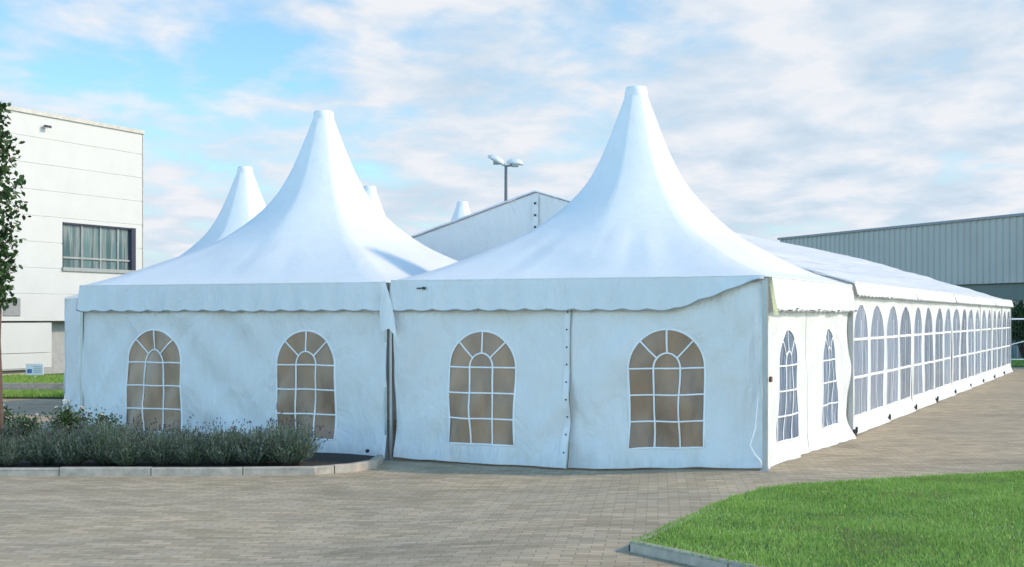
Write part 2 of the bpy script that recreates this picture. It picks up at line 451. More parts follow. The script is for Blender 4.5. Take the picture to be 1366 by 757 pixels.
# ------------------------------------------------------------------ long hall tent
V0 = 5.27; NB = 9; BW = 3.0; WH = 10.5; LH = NB*BW
hc = W(WH/2, V0)
Hh = empty('marquee_hall', (hc[0], hc[1], 0), ANG,
    'long white gabled marquee hall with a row of arched clear windows down its sunlit side', 'marquee')
HE = 2.34; HR = 3.93
def hroof(sg):
    mb = MB()
    def f(a, b):
        y = -.05 + (LH+.1)*b; x = (WH/2+.05)*(1-a)
        z = HE + (HR-HE)*a
        bay = (y % BW)/BW
        z += -.035*math.sin(PI*bay)*math.sin(PI*min(1, a*1.05)) + .032*nz(a*15, y*.10, 5+sg) + .03*nz(a*5, y*.2, 8)
        return (sg*x, y, z)
    mb.grid(f, 70, 108); mb.build('roof', M['hallroof'], Hh, True)
hroof(1); hroof(-1)
# front gable
mb = MB()
def gf(a, b):
    x = -WH/2 + WH*a; zt = HE + (HR-HE)*(1-abs(x)/(WH/2)) - .02
    z = .0 + zt*b
    return (x, -.02 + .02*nz(x*.8, z*.8, 3), z)
mb.grid(gf, 60, 16); g = mb.build('gable_wall', M['wall'], Hh, True)
mb = MB(); mb.grid(lambda a, b: (-WH/2+WH*a, LH+.02, (HE+(HR-HE)*(1-abs(2*a-1))-.02)*b), 40, 2); mb.build('gable_wall', M['wall'], Hh, True)
mb = MB(); mb.box(-.05, .05, -.055, -.043, 2.4, HR-.09); fs = mb.build('seam_strip', M['wall'], g)
for k in range(7):
    o = link('snap_fastener', dotmesh, g, (0, -.062, HR-.2-.2*k)); o.rotation_euler = (PI/2, 0, 0); o.scale = (.5, .5, .6)
mb = MB()
for sg in (-1, 1):
    a = Vector((sg*(WH/2+.06), -.07, HE+.0)); b = Vector((0, -.07, HR+.01))
    mb.tube([a, b], .014, 6)
mb.build('gable_rail', simple('pale_rail', (.68,.70,.71), .5), Hh)
# gutter seam + fascia
xs_ = WH/2
for k in range(NB):
    y0 = k*BW
    dseed = 90+k*3
    def dh(s, z, q=dseed, y0=y0):
        low = max(0, 1-z/.32)
        e = (s-y0)/BW
        return .03*nz(s*.9, z*.8, q) + .01*nz(s*5, z*.4, q) + low*low*(.05+.05*e+.04*nz(s*1.5, 0, q))
    wins = [(y0+.80, .60, .27, 1.46, 2.02), (y0+2.25, .60, .27, 1.46, 2.02)]
    panel(Hh, (xs_-.01, 0), (0,1), (1,0), y0+.012, y0+BW-.012, 2.30, wins, dh, std_warp(dseed, .11), lambda s, q=dseed: .015+.02*nz(s*1.5, 0, q), M['wall'], M['pane_hall'], name='wall_panel', step=.1, bars='hall')
    post(Hh, xs_-.09, y0+0.0, 0, 2.3, .06, 'frame_post')
    mb = MB(); mb.box(-.02, .04, -.06, .06, 0, .10); mb.box(.03, .06, -.02, .02, .05, .14); mb.build('hem_clamp', M['dark'], Hh, False, (xs_+.03, y0+.02, 0))
    valance(Hh, (xs_+.02, 0), (0,1), (1,0), y0+.0, y0+BW+.02, HE+.02, .20, 100+k, dots=(k == 0), period=.3)
post(Hh, xs_-.02, LH, 0, 2.3, .07, 'frame_post')
mb = MB(); mb.grid(lambda a, b: (-WH/2, LH*a, 2.3*b), 10, 2); mb.build('side_wall', M['wall'], Hh)

# ------------------------------------------------------------------ ground
def sheet(name, xs, ys, off, mat, kind='structure', mask=None):
    mb = MB(); nx = len(xs); 
    vs = [(x, y, gz(x, y)+off) for y in ys for x in xs]
    fs = [(j*nx+i, j*nx+i+1, (j+1)*nx+i+1, (j+1)*nx+i) for j in range(len(ys)-1) for i in range(nx-1)]
    mb.add(vs, fs); o = mb.build(name, mat, None, True); return tag(o, kind=kind)
def axis(a, b, st, far=()): 
    n = int((b-a)/st); return sorted(set([a+(b-a)*i/n for i in range(n+1)] + list(far)))
def polysheet(name, pts, off, mat, kind='structure', sub=None):
    mb = MB(); mb.add([(x, y, gz(x, y)+off) for x, y in pts], [tuple(range(len(pts)))]); return tag(mb.build(name, mat), kind=kind)

m, nt, b = newmat('far_ground')
no = N(nt, 'ShaderNodeTexNoise', i_Scale=.3, i_Detail=8.0); L(nt, coords(nt), no.inputs[0])
L(nt, ramp(nt, no.outputs[0], [(.35, (.05,.08,.025)), (.65, (.08,.11,.04))]), b.inputs['Base Color']); b.inputs['Roughness'].default_value = .9
M['ground'] = m
sheet('ground', axis(-30, 40, 1.4, (-900,-200,-80,80,200,900)), axis(-20, 70, 1.5, (120,300,900,2000)), -.03, M['ground'])

# block paving
m, nt, b = newmat('block_paving')
def brickset(rot, w, h):
    bt = N(nt, 'ShaderNodeTexBrick', offset=.5)
    for k, v in (('Scale', 1.), ('Mortar Size', .006), ('Mortar Smooth', .3), ('Bias', 0.), ('Brick Width', w), ('Row Height', h)): bt.inputs[k].default_value = v
    bt.inputs['Color1'].default_value = (0,0,0,1); bt.inputs['Color2'].default_value = (1,1,1,1); bt.inputs['Mortar'].default_value = (.5,.5,.5,1)
    L(nt, coords(nt, (1,1,1), (0,0,rot)), bt.inputs[0]); return bt
bt = brickset(R(6), .21, .105)
big = N(nt, 'ShaderNodeTexNoise', i_Scale=.55, i_Detail=5.0, i_Roughness=.6, i_Distortion=.4); L(nt, coords(nt, (.7,1.4,1)), big.inputs[0])
med = N(nt, 'ShaderNodeTexNoise', i_Scale=3.2, i_Detail=4.0, i_Roughness=.7); L(nt, coords(nt, (.6,1.5,1)), med.inputs[0])
fine = N(nt, 'ShaderNodeTexNoise', i_Scale=60., i_Detail=3.0); L(nt, coords(nt), fine.inputs[0])
c0 = ramp(nt, bt.outputs['Color'], [(0., (.33,.265,.18)), (.35, (.39,.315,.215)), (.65, (.42,.345,.24)), (1., (.49,.385,.27))])
c1 = mix(nt, .55, c0, ramp(nt, big.outputs[0], [(.3, (.74,.72,.70)), (.5, (1.0,.95,.86)), (.68, (1.25,1.14,.98))]), 'MULTIPLY')
stn = N(nt, 'ShaderNodeTexNoise', i_Scale=.9, i_Detail=7.0, i_Roughness=.7, i_Distortion=1.2); L(nt, coords(nt, (.45,1.1,1), (0,0,R(25))), stn.inputs[0])
c1 = mix(nt, .7, c1, ramp(nt, stn.outputs[0], [(.36, (.72,.70,.68)), (.46, (1,1,1)), (.60, (1,1,1)), (.72, (1.15,1.12,1.05))]), 'MULTIPLY')
moss = ramp(nt, med.outputs[0], [(.52, (0,0,0)), (.70, (.6,.6,.6))])
c2 = mix(nt, moss, c1, (.21,.185,.09))
pale = ramp(nt, med.outputs[0], [(.26, (.5,.5,.5)), (.40, (0,0,0))])
c2 = mix(nt, pale, c2, (.40,.38,.36))
c3 = mix(nt, .3, c2, fine.outputs[0], 'OVERLAY')
mort = N(nt, 'ShaderNodeMath', operation='MULTIPLY', i_1=.45); L(nt, bt.outputs['Fac'], mort.inputs[0])
c4 = mix(nt, mort.outputs[0], c3, (.085,.08,.065))
L(nt, c4, b.inputs['Base Color']); b.inputs['Roughness'].default_value = .8
hh = N(nt, 'ShaderNodeMath', operation='SUBTRACT', i_0=1.); L(nt, bt.outputs['Fac'], hh.inputs[1])
h2 = N(nt, 'ShaderNodeMath', operation='MULTIPLY_ADD', i_1=.6); L(nt, bt.outputs['Color'], h2.inputs[0]); L(nt, hh.outputs[0], h2.inputs[2])
h3 = N(nt, 'ShaderNodeMath', operation='MULTIPLY_ADD', i_1=.8); L(nt, med.outputs[0], h3.inputs[0]); L(nt, h2.outputs[0], h3.inputs[2])
bump(nt, b, h3.outputs[0], .6, .008)
M['paving'] = m
sheet('paving', axis(-34, 34, .4), axis(-3, 66, .4), -.0, M['paving'])

# ------------------------------------------------------------------ lawn in the right foreground
KH = .085
lawn_pts = [(.91,10.75),(1.25,11.5),(1.86,12.9),(2.15,13.5),(2.5,14.05),(2.98,14.5),(4.2,15.05),(5.76,15.7),(9,16.6),(12,16.4),(12,5.5),(4.42,5.5),(2.9,7.8)]
m, nt, b = newmat('lawn_soil')
no = N(nt, 'ShaderNodeTexNoise', i_Scale=5., i_Detail=8.0); L(nt, coords(nt), no.inputs[0])
L(nt, ramp(nt, no.outputs[0], [(.3, (.04,.08,.015)), (.7, (.08,.15,.025))]), b.inputs['Base Color']); b.inputs['Roughness'].default_value = .95
M['soil_grass'] = m
mb = MB(); mb.add([(x, y, KH-.015) for x, y in lawn_pts], [tuple(range(len(lawn_pts)))])
tag(mb.build('lawn_ground', M['soil_grass']), kind='structure')
M['conc'] = simple('kerb_concrete', (.36,.315,.26), .85, .22, 9, bstr=.3)
M['joint'] = simple('kerb_joint', (.06,.055,.05), .9)
def kerb(name, path, w, z0f, ztop_, joint=1.0, closed=False):
    """row of kerb stones with dark joints, one structure"""
    mb = MB()
    pts = [Vector((*p, 0)) for p in path]
    # resample
    seg = []; 
    for a, b_ in zip(pts, pts[1:]):
        n = max(1, int((b_-a).length/.12))
        for i in range(n): seg.append(a.lerp(b_, i/n))
    seg.append(pts[-1])
    acc = 0; run = [seg[0]]; runs = []
    for a, b_ in zip(seg, seg[1:]):
        acc += (b_-a).length; run.append(b_)
        if acc >= joint: runs.append(run); run = [b_]; acc = 0
    if len(run) > 1: runs.append(run)
    for r in runs:
        dz = random.uniform(-.006, .006); dx = random.uniform(-.006, .006)
        vs = []; m_ = len(r)
        for i, p in enumerate(r):
            d = (r[min(i+1, m_-1)]-r[max(i-1, 0)]).normalized(); n_ = Vector((-d.y, d.x, 0))
            q = p.copy()
            if i == 0: q += d*.006
            if i == m_-1: q -= d*.006
            a_ = q - n_*dx; b2 = q + n_*(w)
            zb = gz(p.x, p.y)-.05; zt = ztop_(p.x, p.y)+dz
            vs += [(a_.x, a_.y, zb), (a_.x, a_.y, zt-.014), (a_.x+n_.x*.014, a_.y+n_.y*.014, zt), (b2.x-n_.x*.01, b2.y-n_.y*.01, zt), (b2.x, b2.y, zt-.01), (b2.x, b2.y, zb)]
        fs = [(i*6+k, (i+1)*6+k, (i+1)*6+(k+1) % 6, i*6+(k+1) % 6) for i in range(m_-1) for k in range(6)]
        fs += [(0,1,2,3,4,5), tuple((m_-1)*6+k for k in (5,4,3,2,1,0))]
        mb.add(vs, fs)
        # joint filler
        if m_ > 1:
            p = r[-1]; d = (r[-1]-r[-2]).normalized(); n_ = Vector((-d.y, d.x, 0)); zt = ztop_(p.x, p.y)-.02
            a_ = p - d*.008 + n_*.006; c_ = p + d*.008 + n_*(w-.006)
            b2 = p + d*.008 + n_*.006; d2 = p - d*.008 + n_*(w-.006)
            zb = gz(p.x, p.y)-.05
            mb.add([(q.x, q.y, z) for z in (zb, zt) for q in (a_, b2, c_, d2)], [(0,1,5,4),(1,2,6,5),(2,3,7,6),(3,0,4,7),(4,5,6,7)], 1)
    return tag(mb.build(name, [M['conc'], M['joint']]), kind='structure')
kerb('lawn_kerb', [(.91,10.75),(2.9,7.8),(4.42,5.5)][::1], .09, 0, lambda x, y: KH, 1.0)
kerb('lawn_kerb', [(4.2,15.05),(2.98,14.5),(2.5,14.05),(2.15,13.5),(1.86,12.9),(1.25,11.5),(.905,10.78)], .08, 0, lambda x, y: KH-.015 if y < 13 else KH-.05, 1.0)

# blades of the lawn
def inside(px, py, poly):
    r = np.zeros(px.shape, bool); j = len(poly)-1
    for i in range(len(poly)):
        xi, yi = poly[i]; xj, yj = poly[j]
        c = ((yi > py) != (yj > py)) & (px < (xj-xi)*(py-yi)/(yj-yi+1e-12)+xi)
        r ^= c; j = i
    return r
def blades_mesh(name, X, Y, Z, h, w, mats, midx):
    n = len(X); a = np.random.rand(n)*2*PI
    lean = (.25+.6*np.random.rand(n))*h; la = np.random.rand(n)*2*PI
    v = np.zeros((n, 5, 3))
    dx, dy = np.cos(a)*w/2, np.sin(a)*w/2
    v[:,0] = np.stack([X-dx, Y-dy, Z], 1); v[:,1] = np.stack([X+dx, Y+dy, Z], 1)
    mx, my = X+np.cos(la)*lean*.35, Y+np.sin(la)*lean*.35
    v[:,2] = np.stack([mx+dx*.8, my+dy*.8, Z+h*.6], 1); v[:,3] = np.stack([mx-dx*.8, my-dy*.8, Z+h*.6], 1)
    v[:,4] = np.stack([X+np.cos(la)*lean, Y+np.sin(la)*lean, Z+h], 1)
    me = bpy.data.meshes.new(name)
    me.vertices.add(n*5); me.vertices.foreach_set('co', v.reshape(-1))
    base = np.arange(n)[:,None]*5
    quads = (base+np.array([0,1,2,3])).reshape(-1); tris = (base+np.array([3,2,4])).reshape(-1)
    me.loops.add(n*7); me.loops.foreach_set('vertex_index', np.concatenate([quads, tris]).astype(np.int32))
    me.polygons.add(n*2)
    ls = np.concatenate([np.arange(n)*4, n*4+np.arange(n)*3]).astype(np.int32)
    me.polygons.foreach_set('loop_start', ls)
    for mt in mats: me.materials.append(mt)
    me.polygons.foreach_set('material_index', np.concatenate([midx, midx]).astype(np.int32))
    me.update(calc_edges=True); me.validate(); return me
def leafmat(name, c1, c2, trans=.3, scale=1.5, rough=.5):
    m, nt, b = newmat(name)
    no = N(nt, 'ShaderNodeTexNoise', i_Scale=scale, i_Detail=5.0, i_Roughness=.65); L(nt, coords(nt), no.inputs[0])
    c = ramp(nt, no.outputs[0], [(.32, c1), (.68, c2)]); L(nt, c, b.inputs['Base Color']); b.inputs['Roughness'].default_value = rough
    b.inputs['Specular IOR Level'].default_value = .3
    tr = N(nt, 'ShaderNodeBsdfTranslucent'); L(nt, c, tr.inputs[0])
    ms = N(nt, 'ShaderNodeMixShader', i_0=trans); L(nt, b.outputs[0], ms.inputs[1]); L(nt, tr.outputs[0], ms.inputs[2])
    L(nt, ms.outputs[0], nt.nodes['Material Output'].inputs[0]); return m
G1 = leafmat('grass_green', (.17,.31,.045), (.30,.48,.10), .35, 1.1)
G2 = leafmat('grass_light', (.28,.42,.08), (.42,.56,.16), .35, 2.)
G3 = leafmat('grass_dry', (.22,.20,.08), (.34,.30,.14), .3, 2.)
def scatter_lawn():
    n = 420000
    X = np.random.uniform(.8, 12, n); Y = np.random.uniform(5.5, 16.7, n)
    keep = inside(X, Y, lawn_pts)
    vis = (X < Y*.40+.3) & (Y > 8.2); keep &= vis | (np.random.rand(n) < .40)
    X, Y = X[keep], Y[keep]
    clump = np.array([nz(x*1.6, y*1.6, 2)+.6*nz(x*5, y*5, 4) for x, y in zip(X, Y)])
    h = (.022+.015*np.random.rand(len(X)))*(1+.5*clump)
    w = .005+.003*np.random.rand(len(X))
    r = np.random.rand(len(X)); mi = np.where(r < .70, 0, np.where(r < .95, 1, 2))
    q = 60; X = np.concatenate([X, np.random.normal(5.0, .35, q), np.random.uniform(1.5, 5, q)]); Y = np.concatenate([Y, np.random.normal(13.0, .5, q), np.random.uniform(9.5, 13.5, q)])
    okk = inside(X, Y, lawn_pts); h = np.concatenate([h, .06+.09*np.random.rand(q), .05+.05*np.random.rand(q)]); w = np.concatenate([w, np.full(2*q, .008)])
    X, Y, h, w = X[okk], Y[okk], h[okk], w[okk]; r = np.random.rand(len(X)); mi = np.where(r < .70, 0, np.where(r < .95, 1, 2))
    pn = np.array([nz(x*.9+3, y*1.8, 7) for x, y in zip(X, Y)])
    mi = np.where((pn > .28) & (r > .55), 1, mi); mi = np.where((pn < -.42) & (r > .72), 2, mi)
    o = link('lawn_grass', blades_mesh('lawn_grass', X, Y, np.full(len(X), KH-.016), h, w, [G1, G2, G3], mi)); tag(o, 'short green lawn behind the kerb in the right foreground', 'grass', kind='stuff')
scatter_lawn()
# a few long stray blades
mb = MB()
# ------------------------------------------------------------------ planting bed, kerb, shrubs
bed = [(-12,16.62),(-6.2,16.72),(-3.5,16.75),(-2.4,16.85),(-1.95,17.15),(-1.72,17.6),(-1.7,18.35)]
M['mulch'] = simple('bed_soil', (.028,.021,.016), .95, .4, 25, bstr=.8)
bedfull = bed + [(-2.2,18.75),(-6.4,20.75),(-7.0,22.3),(-9,22.8),(-12,22.5)]
mb = MB(); mb.add([(x, y, gz(x, y)+.07) for x, y in bedfull], [tuple(range(len(bedfull)))]); tag(mb.build('planting_bed', M['mulch']), kind='structure')
kerb('bed_kerb', bed, .10, 0, lambda x, y: gz(x, y)+.10, 1.0)
kerb('bed_kerb', bedfull[len(bed)+1:][:0] or [(-6.9,22.35),(-9,22.9),(-12,22.6)], .09, 0, lambda x, y: gz(x, y)+.09, 1.0)

LV = leafmat('lavender_leaf', (.055,.085,.05), (.12,.16,.105), .2, 6., .7)
LV2 = leafmat('lavender_leaf_pale', (.13,.165,.13), (.22,.26,.21), .2, 6., .7)
FL = simple('spent_lavender_flower', (.07,.05,.06), .8, .3)
DK = simple('woody_stem', (.05,.035,.028), .9, .3)
def lavender(seed, hgt, rad):
    rnd = random.Random(seed); mb = MB()
    n = int(620*rad/.3)
    for i in range(n):
        a = rnd.uniform(0, 2*PI); rr = rad*.35*math.sqrt(rnd.random()); sp = rnd.random()**.8
        el = 1.45-sp*1.0
        Ln = hgt*(.75+.4*rnd.random())*(1 - .18*sp)
        b0 = Vector((rr*math.cos(a), rr*math.sin(a), 0))
        d = Vector((math.cos(a)*math.cos(el), math.sin(a)*math.cos(el), math.sin(el)))
        side = Vector((-math.sin(a+rnd.uniform(-1, 1)), math.cos(a), 0)).normalized()
        pts = []; p = b0.copy(); k = 4
        for j in range(k+1):
            pts.append(p.copy()); p = p + d*Ln/k; d = (d+Vector((rnd.uniform(-.1,.1), rnd.uniform(-.1,.1), .10))).normalized()
        wd = .0035
        mi = 3 if False else (1 if rnd.random() < .35 else 0)
        for j in range(k):
            w0 = wd*(1-.15*j)
            mb.add([pts[j]-side*w0, pts[j]+side*w0, pts[j+1]+side*w0*.8, pts[j+1]-side*w0*.8], [(0,1,2,3)], 3 if j == 0 else mi)
        # leaves on the stem
        for q in range(7):
            t = rnd.uniform(.3, 1)*k; j = min(k-1, int(t)); c = pts[j].lerp(pts[j+1], t-j)
            dd = ((pts[j+1]-pts[j]).normalized()*.8 + Vector((rnd.uniform(-.7,.7), rnd.uniform(-.7,.7), rnd.uniform(-.1,.5)))).normalized()*rnd.uniform(.03,.055)
            s2 = dd.cross(Vector((rnd.uniform(-1,1), rnd.uniform(-1,1), rnd.uniform(-1,1)))).normalized()*.0045
            mb.add([c, c+dd*.5+s2, c+dd, c+dd*.5-s2], [(0,1,2,3)], mi)
        if rnd.random() < .09:
            e = pts[-1]; d2 = (pts[-1]-pts[-2]).normalized()*rnd.uniform(.05,.13)
            e2 = e+d2; mb.add([e-side*.0015, e+side*.0015, e2+side*.0015, e2-side*.0015], [(0,1,2,3)], 0)
            s3 = d2.cross(side).normalized()*.008
            t_ = d2.normalized()*.035
            mb.add([e2, e2+t_*.5+side*.009, e2+t_, e2+t_*.5-side*.009, e2+t_*.5+s3, e2+t_*.5-s3], [(0,1,2,3),(0,4,2,5)], 2)
    return mb.mesh('lavender_shrub', [LV, LV2, FL, DK])
lav = [lavender(s, h, r) for s, h, r in ((1,.43,.29),(2,.38,.27),(3,.46,.30),(4,.36,.26))]
rnd = random.Random(5)
GL = 'lavender shrubs in the bed along the kerb'
side_words = ['grey-green lavender shrub at the right tip of the bed, nearest the tent seam']
xs_front = [-2.80, -3.17, -3.55, -3.93, -4.31, -4.70, -5.08, -5.46, -5.84, -6.22, -6.62, -7.1]
ordw = ['first','second','third','fourth','fifth','sixth','seventh','eighth','ninth','tenth','eleventh','twelfth']
for i, x in enumerate(xs_front):
    o = link('lavender_shrub', lav[i % 4]); y = 17.22+rnd.uniform(-.08, .1)
    o.location = (x+rnd.uniform(-.06,.06), y, gz(x, y)+.065); o.rotation_euler = (0, 0, rnd.uniform(0, 6)); s = rnd.uniform(.9, 1.12); o.scale = (s, s, s*rnd.uniform(.9,1.08))
    tag(o, f'grey-green lavender shrub, {ordw[i]} from the right in the front row along the kerb', 'shrub', GL)
for i, x in enumerate([-3.1, -3.7, -4.3, -4.9, -5.5, -6.1, -6.75]):
    o = link('lavender_shrub', lav[(i+2) % 4]); y = 17.85+(i*.09)+rnd.uniform(-.08, .08)
    o.location = (x, y, gz(x, y)+.065); o.rotation_euler = (0, 0, rnd.uniform(0, 6)); s = rnd.uniform(.95, 1.15); o.scale = (s, s, s)
    tag(o, f'dark lavender shrub, {ordw[i]} from the right in the back row close to the tent wall', 'shrub', GL)

ROSE = leafmat('rose_leaf', (.03,.065,.02), (.07,.13,.035), .2, 4., .4)
PET = simple('cream_petal', (.50,.48,.42), .6, .1)
def rose(seed, h, r, nf):
    rn = random.Random(seed)
    root_pts = []
    st = MB(); lf = MB(); fl_ = MB()
    for i in range(26):
        a = rn.uniform(0, 2*PI); sp = rn.random()
        tip = Vector((r*sp*math.cos(a), r*sp*math.sin(a), h*(.75+.35*rn.random())*(1-.3*sp*sp)))
        mid = tip*.5 + Vector((rn.uniform(-.04,.04), rn.uniform(-.04,.04), h*.08))
        pts = [Vector((0,0,0)), mid*.6, mid, tip]
        st.tube(pts, [.008,.006,.004,.002], 5)
        for q in range(60):
            t = rn.uniform(.25, 1.02); c = (mid*.6).lerp(tip, t) + Vector((rn.gauss(0,.05), rn.gauss(0,.05), rn.gauss(0,.04)))
            d = Vector((rn.uniform(-1,1), rn.uniform(-1,1), rn.uniform(-.4,.7))).normalized()*rn.uniform(.03,.05)
            s_ = d.cross(Vector((rn.uniform(-1,1), rn.uniform(-1,1), rn.uniform(-1,1)))).normalized()*.014
            lf.add([c, c+d*.4+s_, c+d, c+d*.4-s_], [(0,1,2,3)])
        root_pts.append(tip)
    for ring, (rr, up) in enumerate(((.036,.25),(.026,.6),(.014,1.0))):
        for p in range(6):
            a = p*PI/3 + ring*.5; d = Vector((math.cos(a), math.sin(a), up)).normalized()*rr; s_ = Vector((-math.sin(a), math.cos(a), 0))*rr*.6
            fl_.add([(0,0,0), d*.6+s_, d*1.05, d*.6-s_], [(0,1,2,3)])
    spots = [rn.choice(root_pts) + Vector((rn.gauss(0,.03), rn.gauss(0,.03), rn.uniform(.0,.05))) for k in range(nf)]
    return st.mesh('stem', DK), lf.mesh('foliage', ROSE), fl_.mesh('flower', PET), spots
for i, (x, y, h, r, nf, lab) in enumerate([
    (-6.95,19.0,.56,.34,26,'white-flowering rose bush beside the young tree at the left edge'),
    (-6.15,19.15,.62,.36,20,'tallest white-flowering rose bush, left of the shaded tent wall'),
    (-6.55,18.6,.50,.3,8,'low dark rose bush with few blooms between the two taller ones'),
    (-5.55,18.95,.50,.3,3,'low leafy rose bush in front of the tent corner, almost without blooms')]):
    e = empty('rose_bush', (x, y, gz(x, y)+.065), 0, lab, 'bush', 'rose bushes behind the lavender')
    st, lf, fl_, spots = rose(40+i, h, r, nf)
    link('stem', st, e); link('foliage', lf, e); 
    for c in spots:
        o = link('flower', fl_, e, c); o.rotation_euler = (rnd.uniform(-.2,.9), rnd.uniform(-.5,.5), rnd.uniform(0,6))

# ------------------------------------------------------------------ young tree at the left edge
BARK = simple('reddish_bark', (.11,.065,.05), .9, .3, 20, bstr=.5)
LF = leafmat('tree_leaf', (.022,.05,.014), (.06,.11,.028), .22, 2.5, .4)
def tree(name, loc, H, crown_lo, prof, nbr, nleaf, leaf, seed, label, trunk_r=.05, lm=None):
    rn = random.Random(seed)
    e = empty(name, loc, 0, label, 'tree')
    tb = MB(); tr = []
    for i in range(13):
        t = i/12; tr.append(Vector((.06*math.sin(t*5+1)*t + .02*rn.uniform(-1,1), .05*math.cos(t*4)*t, H*t)))
    tb.tube(tr, [trunk_r*(1-.88*i/12) for i in range(13)], 9)
    tb.build('trunk', BARK, e, True)
    bb = MB(); lf = MB()
    def leafat(c, sz):
        d = Vector((rn.uniform(-1,1), rn.uniform(-1,1), rn.uniform(-1.3,.35))).normalized()*sz*rn.uniform(.7,1.2)
        s_ = d.cross(Vector((rn.uniform(-1,1), rn.uniform(-1,1), rn.uniform(-1,1)))).normalized()*sz*.30
        up = d.cross(s_).normalized()*sz*.06
        lf.add([c, c+d*.35+s_+up, c+d*.7+s_*.8+up, c+d, c+d*.7-s_*.8+up, c+d*.35-s_+up, c+d*.5], [(0,1,2,6),(6,2,3,4),(0,6,4,5)])
    for i in range(nbr):
        t = crown_lo + (1-crown_lo)*(i+.5)/nbr
        k = t*12; j = min(11, int(k)); base = tr[j].lerp(tr[j+1], k-j)
        a = i*2.4+rn.uniform(-.5,.5)
        tt = (t-crown_lo)/(1-crown_lo)
        ln = pchip([p[0] for p in prof], [p[1] for p in prof], tt)*rn.uniform(.75,1.15)
        up = .55+.5*tt
        tip = base + Vector((math.cos(a)*ln, math.sin(a)*ln, ln*up))
        mid = base.lerp(tip, .5) + Vector((0,0,-.03*ln))
        bb.tube([base, mid, tip], [.012*(1-.6*tt)+.002, .007, .002], 5)
        m_ = int(nleaf*(.4+ln*1.5))
        for q in range(m_):
            s = rn.random()**.7; c = base.lerp(mid, s*2) if s < .5 else mid.lerp(tip, s*2-1)
            g = .05+.05*ln
            leafat(c + Vector((rn.gauss(0,g), rn.gauss(0,g), rn.gauss(0,g*.9))), leaf)
    for q in range(int(nleaf*1.2)):
        s = rn.uniform(.86, 1.0)*12; j = min(11, int(s)); c = tr[j].lerp(tr[j+1], s-j)
        leafat(c+Vector((rn.gauss(0,.045), rn.gauss(0,.045), rn.gauss(0,.05))), leaf)
    cr = bb.build('branches', BARK, e, True)
    lf.build('crown', lm or LF, e)
    return e
tree('young_tree', (-6.77, 18.3, -.05), 4.66, .43, [(0,.15),(.2,.24),(.45,.36),(.52,.40),(.62,.27),(.80,.2),(.86,.06),(1,.08)], 40, 66, .085, 6,
     'slender young tree with dark green leaves cut off by the left edge of the picture', .045)

# ------------------------------------------------------------------ office building on the left
BR = empty('office_building', (-13.17, 49.4, 0), ANG, 'white panelled flat-roofed office building with a ribbon window, left edge', 'building')
# local: x' to the right (towards us across the face), face plane is x'=0; the building lies at x'<0, face runs along -y'
PAN = simple('white_cladding', (.55,.54,.52), .5, .035, 1.2)
JNT = simple('panel_joint', (.60,.60,.58), .7)
PAR = simple('parapet_metal', (.50,.47,.42), .5)
GRY = simple('grey_recess_cladding', (.34,.34,.33), .7)
PLI = simple('beige_plinth', (.42,.37,.29), .9, .15)
FRM = simple('dark_window_frame', (.035,.035,.06), .4)
SIL = simple('grey_sill', (.30,.31,.30), .5)
LEN = 26.; DEP = 16.
# main volume front skin, built around the window opening (y from 0.39 to 4.0 before the corner)
wy0, wy1, wz0, wz1 = -4.0, -.39, 3.40, 4.95
mb = MB()
zs = [1.68,2.54,3.40,4.24,4.95,5.08,5.92,6.76,7.60,8.36]
def facebox(y0, y1, z0, z1): mb.box(-.25, 0, y0, y1, z0, z1)
j = .012
rows = [(1.68,2.56),(2.56,3.40),(3.40,4.24),(4.24,5.08),(5.08,5.92),(5.92,6.76),(6.76,7.60),(7.60,8.34)]
for z0, z1 in rows:
    if z1 <= wz0+.01 or z0 >= wz1: segs = [(-LEN, 0)]
    else: segs = [(-LEN, wy0), (wy1, 0)]
    for a, b_ in segs: facebox(a, b_, z0+j, z1-j)
facebox(wy0+.001, wy1-.001, 4.95, 5.08-j)
mb.build('wall', PAN, BR)
mb = MB(); mb.box(-DEP, -.252, wy1+.0, 0, 1.70, 8.30)
mb.box(-DEP, -.252, -LEN, wy0, 1.70, 8.30); mb.box(-DEP, -.252, wy0, wy1, 1.70, wz0-.01); mb.box(-DEP, -.252, wy0, wy1, wz1+.01, 8.30)
for z0, z1 in rows[1:]:
    mb.box(-.252, -.02, -LEN+.01, -.01 if not (wz0 < z0 < wz1) else wy0-.01, z0-j-.001, z0+j+.001)
    if wz0 < z0 < wz1: mb.box(-.252, -.02, wy1+.01, -.01, z0-j-.001, z0+j+.001)
mb.build('core', JNT, BR)
mb = MB(); mb.box(-DEP-.05, .06, -LEN-.05, .06, 8.33, 8.46); mb.build('parapet', PAR, BR)
mb = MB(); mb.box(-.3, .03, -.0, .05, 1.68, 8.33); mb.build('corner_trim', PAR, BR)
# lower storey
mb = MB()
for z0, z1 in ((.17,.66),(.66,1.64)): mb.box(-.4, -.03, -LEN, -4.46, z0+.008, z1-.008)
mb.build('lower_panel', PAN, BR)
mb = MB(); mb.box(-DEP+.5, -.6, -LEN+.2, -.3, -.3, 1.69); mb.build('recessed_wall', GRY, BR)
mb = MB(); mb.box(-.59, -.2, -LEN, -4.7, -.3, .16); mb.build('plinth', PLI, BR)
mb = MB(); mb.box(-.59, -.02, -LEN, -4.45, .13, .17); mb.build('plinth_flashing', GRY, BR)
mb = MB(); mb.box(.0, .03, -6.62, -5.9, 1.85, 2.42)
for k in range(7): mb.box(.03, .045, -6.6, -5.92, 1.87+.08*k, 1.90+.08*k)
mb.build('vent_grille', simple('vent_grey', (.28,.28,.28), .6), BR)
